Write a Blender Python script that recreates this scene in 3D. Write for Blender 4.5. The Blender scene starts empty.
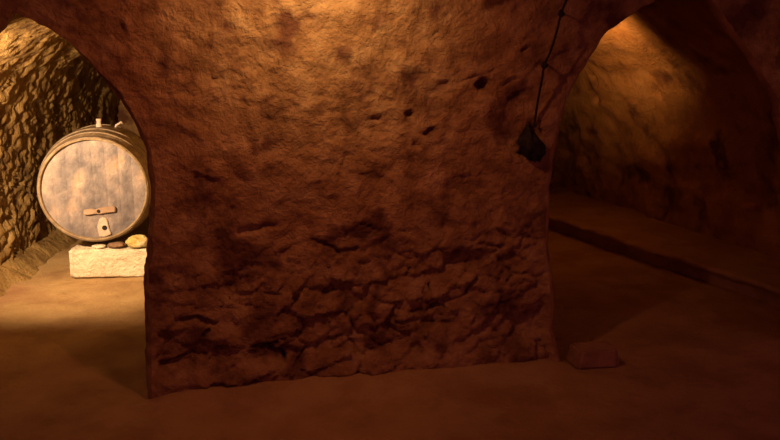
import bpy, bmesh, math, random
from mathutils import Vector, Matrix, noise
random.seed(7)
S = bpy.context.scene
COL = S.collection
PI = math.pi

# ------------------------------------------------------------------ frame of the front wall
A = Vector((-1.104, 3.386, 0)); E = Vector((0.97605, 0.21755, 0)); N = Vector((-0.21755, 0.97605, 0))
def W(u, w, z): return A + E*u + N*w + Vector((0, 0, z))
def UW(p): d = Vector(p)-A; return d.dot(E), d.dot(N)

def lerp(a, b, t): return a+(b-a)*t
def sm(a, b, x):
    t = max(0., min(1., (x-a)/(b-a))); return t*t*(3-2*t)
def interp(tab, x):
    if x <= tab[0][0]: return tab[0][1]
    for (x0, y0), (x1, y1) in zip(tab, tab[1:]):
        if x <= x1: return lerp(y0, y1, (x-x0)/(x1-x0))
    return tab[-1][1]

# arch outlines: u of the jamb against height
LMID, LTOP = -0.43, 1.70
RMID, RTOP = 2.585, 1.93
L_R = [(0, -.005), (.55, .016), (.98, .043), (1.10, .035), (1.2, 0), (1.353, -.085), (1.43, -.155), (1.553, -.245), (1.63, -.335), (LTOP, LMID)]
L_L = [(0, -.93), (.9, -.93), (1.16, -.90), (1.35, -.82), (1.43, -.74), (1.553, -.61), (1.63, -.51), (LTOP, LMID)]
R_L = [(0, 2.0), (.3, 1.98), (.56, 1.962), (.9, 1.946), (1.19, 1.97), (1.31, 2.0), (1.40, 2.05), (1.49, 2.12), (1.608, 2.195), (1.69, 2.31), (1.752, 2.395), (1.822, 2.475), (RTOP, RMID)]
R_R = [(0, 3.44), (.5, 3.42), (.9, 3.33), (1.09, 3.255), (1.30, 3.17), (1.424, 3.07), (1.60, 2.877), (1.764, 2.70), (1.81, 2.66), (RTOP, RMID)]

# ------------------------------------------------------------------ relief shared by every rock face
def vnoise(p, octs):
    v = Vector((0, 0, 0))
    for f, a in octs: v += noise.noise_vector(p*f)*a
    return v
OCT = [(1.3, .026), (3.1, .017), (7.5, .011), (17, .0075), (38, .005)]
def lean(z, w):
    k = 1-sm(0, .6, w)
    d = -.16*max(0, z-1.15)**1.6
    d -= .07*(1-sm(.04, .17, z))
    d -= .05*(1-sm(.1, .7, z))
    return d*k
PITS = [(1.590, 1.389, .040, .030, .07, .5), (1.324, 1.182, .034, .024, .030, .1), (1.226, 1.263, .030, .02, .035, .2),
        (1.074, 1.247, .038, .014, .03, .6), (1.759, 1.569, .018, .018, .03, 0), (1.07, 1.19, .03, .02, .02, 0), (1.26, 1.11, .02, .018, .025, 0),
        (1.828, 1.12, .05, .085, .05, -.2), (1.70, 1.40, .05, .014, .014, .6), (1.745, 1.33, .05, .02, .016, .5), (1.12, 1.33, .03, .012, .018, -.4),
        (.62, 1.62, .03, .02, .02, 0), (.75, 1.66, .05, .014, .025, .3), (.36, 1.40, .03, .02, .015, 0)]
# cracks as (u, z) runs on the wall: (points, width, depth)
CRACKS = [([(.02, .33), (.10, .35), (.22, .34), (.30, .31)], .022, .05), ([(.05, .14), (.12, .16), (.20, .19), (.26, .17)], .016, .04),
          ([(.20, .19), (.24, .25), (.27, .28)], .02, .05), ([(.27, .19), (.40, .20), (.55, .19), (.68, .24)], .018, .045),
          ([(.55, .19), (.60, .15), (.62, .12)], .022, .06), ([(.62, .16), (.75, .17), (.9, .22), (1.02, .24)], .016, .04),
          ([(.72, .70), (.82, .64), (.90, .60), (.98, .62)], .018, .04), ([(.40, .74), (.55, .76), (.68, .72)], .03, .025),
          ([(.88, .55), (.93, .48), (.90, .43), (.82, .41)], .014, .03), ([(1.30, .62), (1.45, .60), (1.62, .61), (1.72, .60)], .016, .028),
          ([(1.22, .53), (1.21, .47)], .016, .03), ([(1.33, .44), (1.33, .40)], .02, .04), ([(1.32, .30), (1.42, .33), (1.53, .38), (1.58, .44)], .024, .035),
          ([(1.05, .33), (1.2, .30), (1.32, .30)], .014, .028), ([(1.02, .24), (1.20, .25), (1.42, .23), (1.6, .25), (1.78, .27)], .014, .04),
          ([(.50, .44), (.64, .43), (.75, .46)], .014, .025), ([(1.0, .74), (1.1, .70), (1.2, .72)], .016, .028),
          ([(.78, 1.33), (.95, 1.36), (1.1, 1.34)], .012, .012), ([(.45, 1.20), (.7, 1.24), (.9, 1.28)], .012, .010),
          ([(.95, 1.60), (1.05, 1.62), (1.14, 1.66), (1.2, 1.72)], .012, .016), ([(1.1, 1.56), (1.22, 1.55), (1.3, 1.6), (1.38, 1.68)], .014, .018),
          ([(.70, 1.70), (.80, 1.67), (.85, 1.60)], .012, .016), ([(.88, 1.57), (.97, 1.58), (1.01, 1.54)], .012, .018)]
def segd(px, pz, a, b):
    ax, az = a; bx, bz = b
    dx, dz = bx-ax, bz-az
    t = max(0, min(1, ((px-ax)*dx+(pz-az)*dz)/(dx*dx+dz*dz)))
    return math.hypot(px-ax-dx*t, pz-az-dz*t)
def face_relief(u, z):
    """depth cut into (positive) the plaster of the front wall"""
    d = 0
    n = noise.noise_vector(Vector((u*14, z*14, 3.1)))
    uu, zz = u+n.x*.018, z+n.y*.018
    for pu, pz, a, b, dp, rot in PITS:
        if abs(u-pu) > .25 or abs(z-pz) > .25: continue
        c, s = math.cos(rot), math.sin(rot)
        x, y = (uu-pu)*c+(zz-pz)*s, -(uu-pu)*s+(zz-pz)*c
        r = math.hypot(x/a, y/b)+.45*noise.noise(Vector((u*45, z*45, 2)))
        d += dp*(1-sm(.55, 1.2, r))
    for pts, wd, dp in CRACKS:
        if not (min(p[0] for p in pts)-.1 < u < max(p[0] for p in pts)+.1): continue
        if not (min(p[1] for p in pts)-.1 < z < max(p[1] for p in pts)+.1): continue
        m = min(segd(uu, zz, p, q) for p, q in zip(pts, pts[1:]))
        wv = wd*.75*(.5+.8*abs(noise.noise(Vector((u*9, z*9, 8)))))
        d += dp*(1-sm(.25*wv, wv, m))*sm(-.30, .12, noise.noise(Vector((u*7, z*11, 31))))
    # rubble courses showing through low on the wall
    low = 1-sm(.35, .85, z+.15*noise.noise(Vector((u*2, z*2, 5))))
    if low > 0:
        for fx_, fz_, amp, sd in ((4.2, 8.5, 1, .3), (10, 17, .5, 7.3)):
            vx, vz = uu*fx_, zz*fz_-uu*.8
            dist, pts = noise.voronoi(Vector((vx, vz, sd)))
            e = dist[1]-dist[0]; c0 = pts[0]
            h = math.sin(c0.x*91.7+c0.y*47.3)*.5+.5; tx = math.sin(c0.x*37.1+c0.y*83.9); tz = math.sin(c0.x*63.3-c0.y*29.9)
            gate = sm(-.2, .25, noise.noise(Vector((u*2.6, z*3.4, 11+sd))))
            d += low*amp*(gate*.026*(1-sm(.0, .11, e)) + .024*h + .022*tx*(vx-c0.x) + .026*(tz*.5+.4)*(vz-c0.y))
    # trowelled plaster lumps
    d += .008*noise.noise(Vector((u*9-z*4, z*22+u*6, 1.7)))
    # peeled patches of plaster with a crisp edge
    pv = noise.noise(Vector((u*2.3, z*3.3, 21.))) + .4*noise.noise(Vector((u*7, z*9, 2.)))
    d += .009*sm(.16, .20, pv)
    return d
def place(u, w, z, rel=0, extra=None):
    p = W(u, w, z)
    v = vnoise(p, OCT)
    if extra: v = v+extra
    ww = w+lean(z, w)+rel
    q = W(u, ww, z)+v*sm(-.02, .25, z+.1)
    return q

# ------------------------------------------------------------------ object helpers
def link_mesh(name, bm, mat, parent=None, smooth=True):
    me = bpy.data.meshes.new(name); bm.normal_update(); bm.to_mesh(me); bm.free()
    o = bpy.data.objects.new(name, me); COL.objects.link(o)
    if mat: me.materials.append(mat)
    if smooth:
        for p in me.polygons: p.use_smooth = True
    if parent: o.parent = parent
    return o
def structure(o): o['kind'] = 'structure'; return o
def tag(o, label, cat, group=None):
    o['label'] = label; o['category'] = cat
    if group: o['group'] = group
    return o
def empty(name, loc):
    o = bpy.data.objects.new(name, None); COL.objects.link(o); o.location = loc; return o
def grid(bm, rows):
    vs = [[bm.verts.new(p) for p in r] for r in rows]
    for r0, r1 in zip(vs, vs[1:]):
        for a, b, c, d in zip(r0, r0[1:], r1[1:], r1):
            try: bm.faces.new((a, b, c, d))
            except ValueError: pass
    return vs
def tube(bm, pts, rad, seg=8):
    rings = []
    for i, p in enumerate(pts):
        t = (pts[min(i+1, len(pts)-1)]-pts[max(i-1, 0)]).normalized()
        a = t.orthogonal().normalized() if i == 0 else (rings[-1][1]-t*rings[-1][1].dot(t)).normalized()
        b = t.cross(a)
        r = rad[i] if isinstance(rad, (list, tuple)) else rad
        rings.append(([bm.verts.new(p+(a*math.cos(2*PI*k/seg)+b*math.sin(2*PI*k/seg))*r) for k in range(seg)], a))
    for (r0, _), (r1, _) in zip(rings, rings[1:]):
        for k in range(seg): bm.faces.new((r0[k], r0[(k+1) % seg], r1[(k+1) % seg], r1[k]))
    bm.faces.new(rings[0][0][::-1]); bm.faces.new(rings[-1][0])

# ------------------------------------------------------------------ materials
def mat(name, stops, scale=4, bump=.4, bump_scale=60, rough=.9, detail=8, blotch=None, spec=.25, stretch=(1, 1, 1), bump2=0):
    m = bpy.data.materials.new(name); m.use_nodes = True
    nt = m.node_tree; b = nt.nodes['Principled BSDF']
    tc = nt.nodes.new('ShaderNodeTexCoord')
    mp = nt.nodes.new('ShaderNodeMapping'); mp.inputs['Scale'].default_value = stretch
    nt.links.new(tc.outputs['Object'], mp.inputs['Vector'])
    n1 = nt.nodes.new('ShaderNodeTexNoise'); n1.inputs['Scale'].default_value = scale; n1.inputs['Detail'].default_value = detail; n1.inputs['Roughness'].default_value = .62
    nt.links.new(mp.outputs[0], n1.inputs['Vector'])
    r = nt.nodes.new('ShaderNodeValToRGB'); e = r.color_ramp.elements
    while len(e) < len(stops): e.new(.5)
    for k, (pos, c) in enumerate(stops): e[k].position = pos; e[k].color = (*c, 1)
    nt.links.new(n1.outputs['Fac'], r.inputs['Fac'])
    col = r.outputs['Color']
    if blotch:
        sc, lo, hi, bc = blotch
        n3 = nt.nodes.new('ShaderNodeTexNoise'); n3.inputs['Scale'].default_value = sc; n3.inputs['Detail'].default_value = 5
        nt.links.new(mp.outputs[0], n3.inputs['Vector'])
        mr = nt.nodes.new('ShaderNodeMapRange'); mr.inputs['From Min'].default_value = lo; mr.inputs['From Max'].default_value = hi
        nt.links.new(n3.outputs['Fac'], mr.inputs['Value'])
        mx = nt.nodes.new('ShaderNodeMix'); mx.data_type = 'RGBA'
        nt.links.new(mr.outputs[0], mx.inputs['Factor']); nt.links.new(col, mx.inputs['A']); mx.inputs['B'].default_value = (*bc, 1)
        col = mx.outputs['Result']
    nt.links.new(col, b.inputs['Base Color'])
    b.inputs['Roughness'].default_value = rough
    b.inputs['Specular IOR Level'].default_value = spec
    n2 = nt.nodes.new('ShaderNodeTexNoise'); n2.inputs['Scale'].default_value = bump_scale; n2.inputs['Detail'].default_value = 7; n2.inputs['Roughness'].default_value = .7
    nt.links.new(mp.outputs[0], n2.inputs['Vector'])
    bp = nt.nodes.new('ShaderNodeBump'); bp.inputs['Strength'].default_value = bump; bp.inputs['Distance'].default_value = .028
    n4 = nt.nodes.new('ShaderNodeTexNoise'); n4.inputs['Scale'].default_value = bump_scale*.42; n4.inputs['Detail'].default_value = 3; n4.inputs['Distortion'].default_value = .6
    nt.links.new(mp.outputs[0], n4.inputs['Vector'])
    ad = nt.nodes.new('ShaderNodeMath'); ad.operation = 'ADD'
    nt.links.new(n2.outputs['Fac'], ad.inputs[0]); nt.links.new(n4.outputs['Fac'], ad.inputs[1])
    nt.links.new(ad.outputs[0], bp.inputs['Height']); nt.links.new(bp.outputs[0], b.inputs['Normal'])
    return m
PLASTER = mat('cellar_plaster', [(.30, (.19, .09, .042)), (.48, (.42, .235, .108)), (.70, (.62, .40, .21))], 7.5, 1.0, 42, blotch=(5, .54, .66, (.17, .07, .042)))
ROCK = mat('hewn_rock', [(.3, (.10, .05, .02)), (.5, (.32, .20, .075)), (.72, (.52, .36, .16))], 6, .9, 34, stretch=(1, 1, .6))
VAULT = mat('vault_rock', [(.25, (.24, .12, .05)), (.5, (.46, .27, .10)), (.75, (.58, .38, .17))], 3.5, .6, 40, blotch=(3.2, .55, .68, (.15, .075, .05)))
DIRT = mat('beaten_earth', [(.25, (.29, .17, .085)), (.5, (.44, .29, .145)), (.78, (.53, .37, .20))], 3.2, .45, 50, blotch=(1.7, .52, .75, (.33, .18, .10)))
LIMESTONE = mat('pale_limestone', [(.25, (.66, .54, .42)), (.5, (.88, .79, .66))], 11, .8, 50)
WEDGE = mat('ochre_stone', [(.3, (.36, .25, .08)), (.48, (.66, .52, .2)), (.62, (.8, .74, .52))], 14, .5, 70)
DARKSTONE = mat('brown_stone', [(.3, (.16, .09, .06)), (.7, (.34, .21, .14))], 14, .5, 70)
STAVE = mat('old_oak_staves', [(.25, (.13, .09, .055)), (.5, (.29, .21, .135)), (.8, (.46, .36, .25))], 16, .35, 60, rough=.65, stretch=(1, .12, 1), spec=.35)
HEAD = mat('grey_cask_head', [(.30, (.09, .08, .105)), (.45, (.19, .165, .185)), (.58, (.31, .255, .26)), (.70, (.60, .48, .41))], 6.5, .3, 45, rough=.5, blotch=(6, .55, .70, (.46, .30, .22)), spec=.45, stretch=(1, 1, .7))
IRON = mat('dull_hoop_iron', [(.3, (.12, .085, .06)), (.7, (.33, .25, .18))], 22, .25, 90, rough=.5, spec=.5)
PALEWOOD = mat('bare_pale_wood', [(.3, (.26, .17, .13)), (.7, (.48, .35, .28))], 14, .3, 60, stretch=(.3, 1, 1))
CHALK = mat('limed_wood', [(.3, (.46, .36, .32)), (.7, (.66, .55, .50))], 14, .3, 60)
HOLE_SHADE = mat('painted_hole_shade', [(.3, (.012, .01, .009)), (.7, (.03, .024, .02))], 10, .3, 50)  # near-black colour painted in for the shade inside the tap hole
BLACK = mat('black_rubber', [(.3, (.012, .011, .012)), (.7, (.03, .026, .024))], 20, .3, 60, rough=.7)
STONE = mat('floor_stone', [(.3, (.26, .14, .08)), (.7, (.46, .28, .16))], 9, .5, 50)
BRICK = mat('orange_brick', [(.3, (.5, .24, .12)), (.7, (.66, .36, .2))], 12, .4, 60)

# ------------------------------------------------------------------ front wall: three fields of plaster meeting above the arches
ROUND = .02
def flare(w): return ROUND*(1-min(1, w/ROUND))**2
zs = [-.06+.0115*i for i in range(int(2.40/.0115)+1)]
zs = sorted(set([round(z, 5) for z in zs]+[LTOP, RTOP]))
bm = bmesh.new()
def strip(ua, ub, n, relief, ease=1):
    rows = []
    for z in zs:
        a, b = ua(z), ub(z)
        row = []
        for i in range(n+1):
            u = lerp(a, b, i/n)
            rel = face_relief(u, z)*sm(0, .05, u-a)*sm(0, .05, b-u) if relief else 0
            row.append(place(u, 0, z, rel))
        rows.append(row)
    grid(bm, rows)
fl = lambda z, top: ROUND*(1-sm(top-.35, top, z))
lr = lambda z: interp(L_R, z)+fl(z, LTOP)
ll = lambda z: interp(L_L, z)-fl(z, LTOP)
rl = lambda z: interp(R_L, z)-fl(z, RTOP)
rr = lambda z: interp(R_R, z)+fl(z, RTOP)
strip(lambda z: -3.2, ll, 60, False)
strip(lr, rl, 190, True)
strip(rr, lambda z: 4.9, 75, True)
bmesh.ops.remove_doubles(bm, verts=bm.verts, dist=.0005)
structure(link_mesh('wall_front', bm, PLASTER))

# ------------------------------------------------------------------ passages behind the arches
def profile(tabl, tabr, n):
    """outline of the arch from left foot over the crown to right foot, even in arc length, as (u, z, side)"""
    pts = [(u, z) for z, u in tabl]+[(u, z) for z, u in reversed(tabr)][1:]
    pts = [(pts[0][0], -.06)]+pts+[(pts[-1][0], -.06)]
    L = [0]
    for p, q in zip(pts, pts[1:]): L.append(L[-1]+math.hypot(q[0]-p[0], q[1]-p[1]))
    out = []
    for i in range(n+1):
        s = L[-1]*i/n
        u = interp(list(zip(L, [p[0] for p in pts])), s); z = interp(list(zip(L, [p[1] for p in pts])), s)
        out.append((u, z))
    return out
def passage(name, tabl, tabr, mid, top, back, ws, n, material, rough=None):
    prof = profile(tabl, tabr, n)
    bm = bmesh.new(); rows = []
    for w in ws:
        row = []
        for u, z in prof:
            f = fl(z, top)*(1-min(1, w/ROUND))**2
            u2 = u+(f if u > mid else -f)
            bu, bz = back(u, z, w)
            ex = rough(bu, w, bz, u < mid) if rough else None
            row.append(place(bu if w > ROUND else u2, w, bz, 0, ex))
        rows.append(row)
    vs = grid(bm, rows)
    bmesh.ops.recalc_face_normals(bm, faces=bm.faces)
    return structure(link_mesh(name, bm, material)), prof

WS = [0, .004, .009, .014, .02]
WL = WS+[.045+.02*i for i in range(230)]+[4.66+.05*i for i in range(32)]
def back_left(u, z, w):
    if u < LMID:
        k = sm(.02, .45, w)
        side = lerp(-.93, -1.40+.17*max(0, w-1.0), k)
        t = (LMID-u)/(LMID+.93)
        u = LMID-(LMID-side)*t
    return u, z+.14*sm(.02, .45, w)*sm(1.0, 1.7, z)
def pick(u, w, z, left):
    if not left: return None
    k = sm(.02, .35, w)
    a, b = w*.9-z*.45, z*.9+w*.45          # strokes of the pick run slanting down the wall
    j = noise.noise(Vector((w*3, z*3, 2)))*.12
    n = noise.noise(Vector(((a+j)*19, b*6.5, u*2)))
    m = noise.noise(Vector((a*34, b*15, 4+u*2)))
    d = .030*(1-abs(n)*2.4)+.024*m+.03*noise.noise(Vector((w*4, z*4, 9)))
    return (E*d+Vector((0, 0, -.3*d)))*k
passage('wall_left', L_L, L_R, LMID, LTOP, back_left, WL, 230, ROCK, pick)

WR = WS+[.04+.035*i for i in range(200)]
def back_right(u, z, w):
    k = sm(.03, .30, w)
    drift = -.045*max(0, w-1)
    if u > RMID:
        full = 4.16+drift
        t = (u-RMID)/(3.44-RMID)
        u2 = 2.95+(full-2.95)*t
        u = lerp(u, u2, k)
    else:
        t = (RMID-u)/(RMID-1.946)
        u = lerp(u, 2.95-(2.95-1.9)*t, k)
    return u, lerp(z, z*1.06, k)
def rubbly(u, w, z, left):
    k = sm(.1, .6, w)*(1-sm(.75, 1.15, z))
    dist, _ = noise.voronoi(Vector((w*5, z*7, 2)))
    d = (.05*(dist[0])+.05*noise.noise(Vector((w*4, z*4, 1))))*k
    # two holes high on the far side
    for hw, hz, r in ((3.25, 1.16, .07), (3.1, 1.3, .05), (2.2, 1.24, .05), (5.2, 1.2, .09)):
        d -= (.09*(1-sm(.5, 1.1, math.hypot(w-hw, z-hz)/r)) if not left else 0)
    return -E*d if not left else E*d
passage('wall_right', R_L, R_R, RMID, RTOP, back_right, WR, 170, VAULT, rubbly)

# ends of both passages
def plug(name, u0, u1, w, m):
    bm = bmesh.new()
    rows = [[place(lerp(u0, u1, i/70), w, -.06+2.3*j/70) for i in range(71)] for j in range(71)]
    grid(bm, rows); structure(link_mesh(name, bm, m))
plug('wall_back', -1.9, .5, 5.25, PLASTER)
plug('wall_far_right', 1.2, 4.6, 6.9, VAULT)

# ------------------------------------------------------------------ floor and vault above the camera
def axis(a, b, fine0, fine1, f, c):
    v = [a]
    while v[-1] < b: v.append(v[-1]+(f if fine0 <= v[-1] <= fine1 else c))
    return v
bm = bmesh.new()
fx = axis(-4.6, 4.6, -3.0, 2.9, .03, .12); fy = axis(-3.2, 11.2, 2.2, 6.0, .03, .09)
rows = []
for y in fy:
    r = []
    for x in fx:
        p = Vector((x, y, 0))
        u, w = UW(p)
        z = .018*noise.noise(p*1.1)+.012*noise.noise(p*3.3)+.006*noise.noise(p*9)+.003*noise.noise(p*24)
        # trodden hollow at the mouth of each passage, soil banked against the foot of the wall
        z += .035*math.exp(-((w+.10)/.14)**2)*sm(-.1, .1, u)*(1-sm(1.9, 2.1, u))
        z -= .03*math.exp(-((w-.35)/.3)**2)*sm(1.9, 2.1, u)*(1-sm(2.9, 3.3, u))
        r.append((x, y, z-.008))
    rows.append(r)
grid(bm, rows); structure(link_mesh('floor', bm, DIRT))

bm = bmesh.new(); rows = []
for j in range(40):
    w = .45-j*.12
    rows.append([W(-3.4+i*.12, w, 2.12-.10*math.exp(w*2)+.02*abs(w)**.5)+vnoise(W(i*.12, w, 2.1), OCT[:3]) for i in range(72)])
grid(bm, rows); structure(link_mesh('ceiling', bm, PLASTER))

# ------------------------------------------------------------------ kerb and low ledge of the right passage
def uwp(u, w, z): return W(u, w, z)
bm = bmesh.new(); rows = []
for j in range(150):
    w = .14+j*.045
    ku = interp([(.1, 3.71), (.39, 3.665), (2.75, 3.245), (7, 2.9)], w)
    wu = 4.45-.045*w
    row = []
    prof = [(ku+.06, -.06), (ku+.06, .0), (ku+.058, .03), (ku+.05, .06), (ku+.028, .085), (ku, .098), (ku-.003, .115), (ku+.008, .126), (ku+.03, .130)]
    prof += [(lerp(ku+.06, wu, i/16), .130+.012*i/16) for i in range(17)]
    for u, z in prof:
        p = W(u, w, z)
        row.append(p+vnoise(p, [(3, .014), (9, .010), (22, .004)])*(1 if z > -.05 else 0))
    rows.append(row)
grid(bm, rows); bmesh.ops.recalc_face_normals(bm, faces=bm.faces)
structure(link_mesh('trim_1', bm, DIRT))
# bank of soil along the foot of the left wall
bm = bmesh.new(); rows = []
for j in range(150):
    w = .9+j*.022
    wl = -1.40+.17*max(0, w-1)
    row = []
    for i in range(14):
        t = i/13
        u = lerp(wl+.26, wl-.12, t); z = -.05+.15*sm(0, .72, t)
        p = W(u, w, z)
        row.append(p+vnoise(p, [(4, .022), (11, .018), (25, .006)]))
    rows.append(row)
grid(bm, rows); bmesh.ops.recalc_face_normals(bm, faces=bm.faces)
structure(link_mesh('baseboard_left', bm, ROCK))

# ------------------------------------------------------------------ cask
BL = Vector((-2.053, 5.33, .617)); AX = Vector((-.20, .98, 0)).normalized()
LEN, R0, R1 = .84, .360, .411
root = empty('wine_barrel', (BL.x, BL.y, .19))
tag(root, 'old grey-fronted oak wine barrel lying on a pale stone block in the left passage', 'barrel')
XB = AX.cross(Vector((0, 0, 1))).normalized()       # to the viewer's right
BASE = Matrix.Translation(-Vector((BL.x, BL.y, .19)))
def bp(r, ang, t):        # ang 0 = up, clockwise as seen from the front; t metres behind the front edge
    return BL+AX*t+XB*(r*math.sin(ang))+Vector((0, 0, r*math.cos(ang)))-Vector((BL.x, BL.y, .19))
def rad(t):
    s = (t/LEN-.5)*2
    return R1-(R1-R0)*abs(s)**1.9
NST = 26; SEG = NST*8
bm = bmesh.new(); rows = []
wob = [random.uniform(-.0025, .0025) for _ in range(NST)]
lipj = [random.uniform(-.006, .006) for _ in range(NST)]
prof = [(.055, R0-.018, 0), (.03, R0-.016, 0), (.004, R0-.014, 1), (0, R0-.011, 1), (0, R0-.004, 1), (.004, None, 1)]
prof += [(.02+(LEN-.04)*i/30, None, 0) for i in range(31)]
prof += [(LEN-.004, None, 0), (LEN, R0-.004, 0), (LEN, R0-.017, 0), (LEN-.03, R0-.024, 0), (LEN-.055, R0-.026, 0)]
for t, r, front in prof:
    row = []
    for k in range(SEG+1):
        k2 = k % SEG; s = k2//8; q = k2 % 8
        rr_ = rad(t) if r is None else r
        g = -.003 if q == 0 else 0
        row.append(bp(rr_+(wob[s]+g if r is None else 0), 2*PI*k2/SEG, t+(lipj[s] if front else 0)*.5))
    rows.append(row)
vs = grid(bm, rows); bmesh.ops.remove_doubles(bm, verts=bm.verts, dist=.0002); bmesh.ops.recalc_face_normals(bm, faces=bm.faces)
link_mesh('staves', bm, STAVE, root)
def disc(name, t, thick, label=None):
    bm = bmesh.new(); n = 60; rows = []
    R = R0-.0145
    xs = []
    for b in range(8):      # eight upright head boards with fine joints
        x0, x1 = -R+2*R*b/8, -R+2*R*(b+1)/8
        xs += [(x0+.0015, 0), (x0+.004, 1)]+[(lerp(x0+.004, x1-.004, i/5), 1) for i in range(1, 5)]+[(x1-.004, 1), (x1-.0015, 0)]
    rows = []
    for x, hi in xs:
        h = math.sqrt(max(0, R*R-x*x))
        b = int((x+R)/(2*R)*8)
        row = []
        for j in range(n+1):
            zz = -h+2*h*j/n
            tt = t-(.0010 if hi else 0)-.003*noise.noise(Vector((b*3.7, zz*2, 1)))
            row.append(BL+AX*tt+XB*x+Vector((0, 0, zz))-Vector((BL.x, BL.y, .19)))
        rows.append(row)
    grid(bm, rows); bmesh.ops.recalc_face_normals(bm, faces=bm.faces)
    return link_mesh(name, bm, HEAD, root)
head = disc('barrel_head', .030, 0)
head['label'] = 'grey weathered head of the barrel'
disc('barrel_head', LEN-.030, 0)
for t, wd in ((.004, .034), (.13, .045), (.245, .040), (LEN-.245-.04, .04), (LEN-.13-.045, .045), (LEN-.04, .034)):
    bm = bmesh.new(); rows = []
    for k in range(97):
        a = 2*PI*(k % 96)/96
        ro = lambda tt: rad(tt)+.0045
        rows.append([bp(ro(t)-.006, a, t), bp(ro(t), a, t), bp(ro(t)+.001, a, t+.004), bp(ro(t+wd)+.001, a, t+wd-.004), bp(ro(t+wd), a, t+wd), bp(ro(t+wd)-.006, a, t+wd)])
    grid(bm, rows); bmesh.ops.remove_doubles(bm, verts=bm.verts, dist=.0001); bmesh.ops.recalc_face_normals(bm, faces=bm.faces)
    link_mesh('hoop', bm, IRON, root)
def lathe_at(c, axis_, profs, seg=16):
    bm = bmesh.new(); a = axis_.orthogonal().normalized(); b = axis_.cross(a); rows = []
    for h, r in profs: rows.append([c+axis_*h+(a*math.cos(2*PI*k/seg)+b*math.sin(2*PI*k/seg))*r for k in range(seg+1)])
    grid(bm, rows); bmesh.ops.remove_doubles(bm, verts=bm.verts, dist=.00005); bmesh.ops.recalc_face_normals(bm, faces=bm.faces)
    return bm
Z = Vector((0, 0, 1))
o = link_mesh('bung', lathe_at(bp(rad(.36)-.01, .03, .36), (bp(1, .03, .36)-bp(0, .03, .36)), [(0, .0), (0, .021), (.025, .021), (.032, .016), (.045, .016), (.06, .02), (.066, .017), (.066, 0)]), CHALK, root)
o['label'] = 'pale bung standing up on top of the barrel'
# bright bent end of hoop iron further back
bm = bmesh.new()
q = bp(rad(.40), .34, .46)
tube(bm, [q+Vector((-.03, 0, -.01)), q+Vector((-.02, 0, .022)), q+Vector((0, -.01, .03)), q+Vector((.016, 0, .045)), q+Vector((.026, .01, .030))], .008, 8)
link_mesh('hoop_rivet', bm, CHALK, root)
def board(name, pts, t0, t1, m, parent, label=None, bev=.004):
    """a board lying on the head: outline in (x, z) from the head's centre"""
    bm = bmesh.new()
    f = [bm.verts.new(BL+AX*t0+XB*x+Z*z-Vector((BL.x, BL.y, .19))) for x, z in pts]
    g = [bm.verts.new(BL+AX*t1+XB*x+Z*z-Vector((BL.x, BL.y, .19))) for x, z in pts]
    bm.faces.new(f); bm.faces.new(g[::-1]); n = len(pts)
    for i in range(n): bm.faces.new((f[i], g[i], g[(i+1) % n], f[(i+1) % n]))
    bmesh.ops.recalc_face_normals(bm, faces=bm.faces)
    bmesh.ops.bevel(bm, geom=bm.edges[:], offset=bev, segments=2, affect='EDGES')
    ob = link_mesh(name, bm, m, parent, smooth=False)
    if label: ob['label'] = label
    return ob
bat = board('wooden_batten', [(-.078, -.172), (-.075, -.137), (-.02, -.132), (0, -.140), (.03, -.128), (.122, -.118), (.135, -.128), (.132, -.160), (.06, -.166), (.03, -.172), (0, -.168), (-.05, -.176)], .004, .026, PALEWOOD, root, 'narrow pale batten across the lower barrel head')
o = link_mesh('peg', lathe_at(BL+AX*.006+XB*.022+Z*-.15-Vector((BL.x, BL.y, .19)), -AX, [(0, .012), (.008, .011), (.010, .006), (.010, 0)], 10), BLACK, bat)
tp = board('tap_plate', [(.012, -.335), (.004, -.262), (.022, -.205), (.05, -.196), (.072, -.212), (.080, -.27), (.094, -.322), (.05, -.338)], .014, .030, CHALK, root, 'pale patch around the tap hole')
o = link_mesh('tap_hole', lathe_at(BL+AX*.0142+XB*.053+Z*-.272-Vector((BL.x, BL.y, .19)), -AX, [(0, .018), (.0025, .017), (.003, .013), (.002, 0)], 16), HOLE_SHADE, tp)  # raised disc; the depth of the hole is only painted dark

# ------------------------------------------------------------------ stones
def rough_box(name, cx, cy, z0, sx, sy, sz, m, rot=0, amp=.012, bev=.02, seed=0, cuts=14, taper=0, parent=None, tilt=0):
    bm = bmesh.new(); bmesh.ops.create_cube(bm, size=1)
    bmesh.ops.bevel(bm, geom=bm.edges[:], offset=bev/max(sx, sy, sz), segments=2, affect='EDGES')
    bmesh.ops.subdivide_edges(bm, edges=bm.edges[:], cuts=cuts, use_grid_fill=True)
    for v in bm.verts:
        c = v.co.copy(); k = 1-taper*(c.z+.5)
        p = Vector((c.x*sx*k, c.y*sy*k, (c.z+.5)*sz))
        q = p*9+Vector((seed*3.1, seed*1.7, seed))
        d = vnoise(q, [(.55, amp), (1.6, amp*.6), (4, amp*.25)])
        if c.z < -.45: d.z = 0
        v.co = p+d
    o = link_mesh(name, bm, m, parent)
    o.location = (cx, cy, z0); o.rotation_euler = (0, tilt, rot)
    return o
blk = rough_box('stone_block', -1.972, 5.515, -.01, .60, .38, .199, LIMESTONE, .06, .012, .022, 3, 26)
tag(blk, 'pale rough-cut limestone block on the earth floor carrying the barrel', 'stone block')
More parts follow.
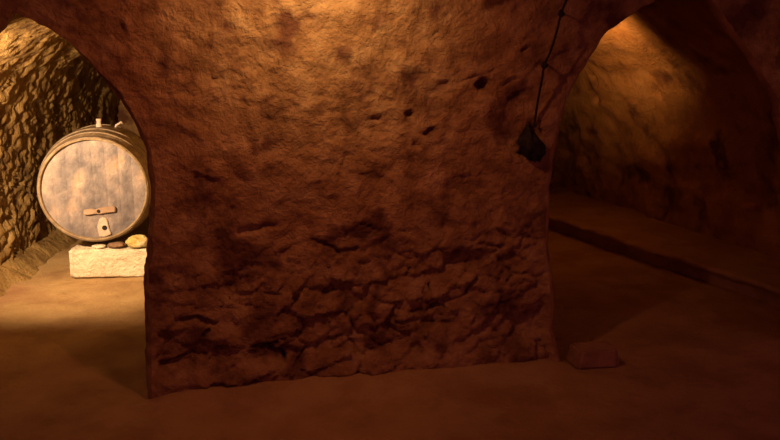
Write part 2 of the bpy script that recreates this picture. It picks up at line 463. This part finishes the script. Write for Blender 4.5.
def pebble(name, c, s, m, seed, rot=0, sub=4):
    bm = bmesh.new(); bmesh.ops.create_icosphere(bm, subdivisions=sub, radius=1)
    for v in bm.verts:
        d = v.co.normalized()
        k = 1+.22*noise.noise(d*1.6+Vector((seed, 2, 1)))+.08*noise.noise(d*5+Vector((seed, 0, 7)))
        dist, _ = noise.voronoi(d*1.3+Vector((seed, 1, 4))); k -= .10*dist[0]
        v.co = Vector((d.x*s[0], d.y*s[1], d.z*s[2]))*k
    zmin = min(v.co.z for v in bm.verts)
    for v in bm.verts: v.co.z = max(v.co.z, zmin*.75)-zmin*.75
    o = link_mesh(name, bm, m); o.location = c; o.rotation_euler = (0, 0, rot); return o
tag(pebble('wedge_stone', (-1.795, 5.40, .197), (.078, .055, .050), WEDGE, 5, .2), 'yellowish stone wedged beside the barrel on the right end of the block', 'stone', 'wedge stones under the barrel')
tag(pebble('wedge_stone', (-1.945, 5.395, .196), (.062, .05, .022), DARKSTONE, 9, .1), 'small dark brown stone wedged under the barrel at mid block', 'stone', 'wedge stones under the barrel')
tag(pebble('wedge_stone', (-2.06, 5.375, .196), (.052, .04, .015), LIMESTONE, 13), 'thin pale stone chip squeezed under the lowest point of the barrel', 'stone', 'wedge stones under the barrel')
st = rough_box('stone_slab', 1.03, 3.74, -.01, .225, .15, .09, STONE, .18, .009, .012, 8, 12, .10)
tag(st, 'small flat-topped stone lying on the floor at the foot of the right jamb', 'stone')
u, w = 4.10, 1.262
o = rough_box('broken_brick', *W(u, w, .52)[:2], 0.455, .11, .13, .038, BRICK, .21, .004, .006, 4, 8)
tag(o, 'small orange brick end sticking out of the dark right passage wall', 'brick')

# ------------------------------------------------------------------ cord on the wall right of centre
def on(u, z, off): return place(u, 0, z, -off)
cord_pts = [(1.985, 1.93, .07), (1.968, 1.84, .065), (1.952, 1.777, .06), (1.935, 1.708, .05), (1.917, 1.62, .06), (1.898, 1.54, .06), (1.879, 1.476, .048), (1.866, 1.40, .045), (1.853, 1.32, .025), (1.842, 1.24, .012), (1.836, 1.19, .012)]
def smooth_pts(P, n=8):
    out = []
    for i in range(len(P)-1):
        p0, p1, p2, p3 = P[max(i-1, 0)], P[i], P[i+1], P[min(i+2, len(P)-1)]
        for k in range(n):
            t = k/n
            out.append(.5*((2*p1)+(p2-p0)*t+(2*p0-5*p1+4*p2-p3)*t*t+(3*p1-p0-3*p2+p3)*t**3))
    out.append(P[-1]); return out
cp = smooth_pts([W(u-.03*sm(1.2, 1.5, z), lean(z, 0)-off-.01, z) for u, z, off in cord_pts])
bm = bmesh.new(); tube(bm, cp, .0055, 8)
cord = link_mesh('knotted_cord', bm, BLACK)
tag(cord, 'thin dark knotted cord hanging down the plaster beside the right archway', 'cord')
for u, z, off in (cord_pts[3], cord_pts[6]):
    c = W(u-.03, lean(z, 0)-off-.01, z)
    bm = bmesh.new(); bmesh.ops.create_icosphere(bm, subdivisions=3, radius=.014)
    for v in bm.verts: v.co = Vector((v.co.x, v.co.y, v.co.z*1.2))*(1+.25*noise.noise(v.co*90)); v.co += c
    tube(bm, [c, c+E*.03+N*.03, c+E*.05+N*.075], .005, 6)
    link_mesh('knot', bm, BLACK, cord)
# dark bundle at the cord's lower end
bm = bmesh.new(); bmesh.ops.create_icosphere(bm, subdivisions=4, radius=1)
c = W(1.828, lean(1.12, 0)-.012, 1.10)
for v in bm.verts:
    d = v.co.normalized()
    wd = lerp(.062, .014, sm(-.1, 1, d.z))*lerp(.5, 1, sm(-1, -.3, d.z))
    k = 1+.28*noise.noise(d*2.2+Vector((4, 1, 2)))+.12*noise.noise(d*6)
    v.co = c+(E*d.x*wd+N*d.y*.045+Z*d.z*.088+E*(-.026*d.z))*k
o = link_mesh('hanging_bundle', bm, BLACK)
tag(o, 'ragged black bundle hanging at the lower end of the cord on the wall', 'bundle')

# ------------------------------------------------------------------ light
def look(o, target): o.rotation_euler = (Vector(target)-o.location).to_track_quat('-Z', 'Y').to_euler()
def lamp(name, kind, loc, power, col, size, target=None, cone=None, blend=.6):
    l = bpy.data.lights.new(name, kind); l.energy = power; l.color = col; l.shadow_soft_size = size
    o = bpy.data.objects.new(name, l); COL.objects.link(o); o.location = loc
    if kind == 'SPOT': l.spot_size = cone; l.spot_blend = blend
    if target: look(o, target)
    return o
lamp('ceiling_lamp', 'SPOT', W(.74, -.75, 2.02), 25, (1, .32, .12), .03, W(.76, 0, 1.45), math.radians(160), 1)
lamp('added_hot_spot', 'SPOT', W(.75, -.75, 2.02), 30, (1, .76, .30), .03, W(.78, 0, 1.90), math.radians(102), 1)  # extra spot added at the ceiling lamp to make the bright plaster paler
lamp('left_passage_lamp', 'SPOT', (-2.38, 3.95, 1.26), 300, (1, .64, .31), .06, (-2.10, 5.5, .86), math.radians(128), 1)
lamp('right_passage_lamp', 'SPOT', W(2.6, 1.9, 1.60), 46, (1, .42, .13), .05, W(3.55, 2.45, 2.12), math.radians(124), .75)
lamp('gallery_lamp', 'SPOT', W(4.35, -.85, 2.02), 10, (1, .42, .16), .05, W(3.95, 0, 1.85), math.radians(105), 1)
wld = bpy.data.worlds.new('cellar_air'); S.world = wld; wld.use_nodes = True
bg = wld.node_tree.nodes['Background']; bg.inputs[0].default_value = (1, .21, .30, 1); bg.inputs[1].default_value = .19

# ------------------------------------------------------------------ camera
cam = bpy.data.cameras.new('camera'); co = bpy.data.objects.new('camera', cam); COL.objects.link(co)
co.location = (0, 0, 1.5); co.rotation_euler = (math.radians(90-11.6), 0, 0)
cam.sensor_fit = 'HORIZONTAL'; cam.sensor_width = 36; cam.lens = 36; cam.clip_start = .05
S.camera = co
S.view_settings.view_transform = 'Standard'; S.view_settings.look = 'None'
S.view_settings.gamma = 1; S.view_settings.use_curve_mapping = False; S.view_settings.exposure = 0
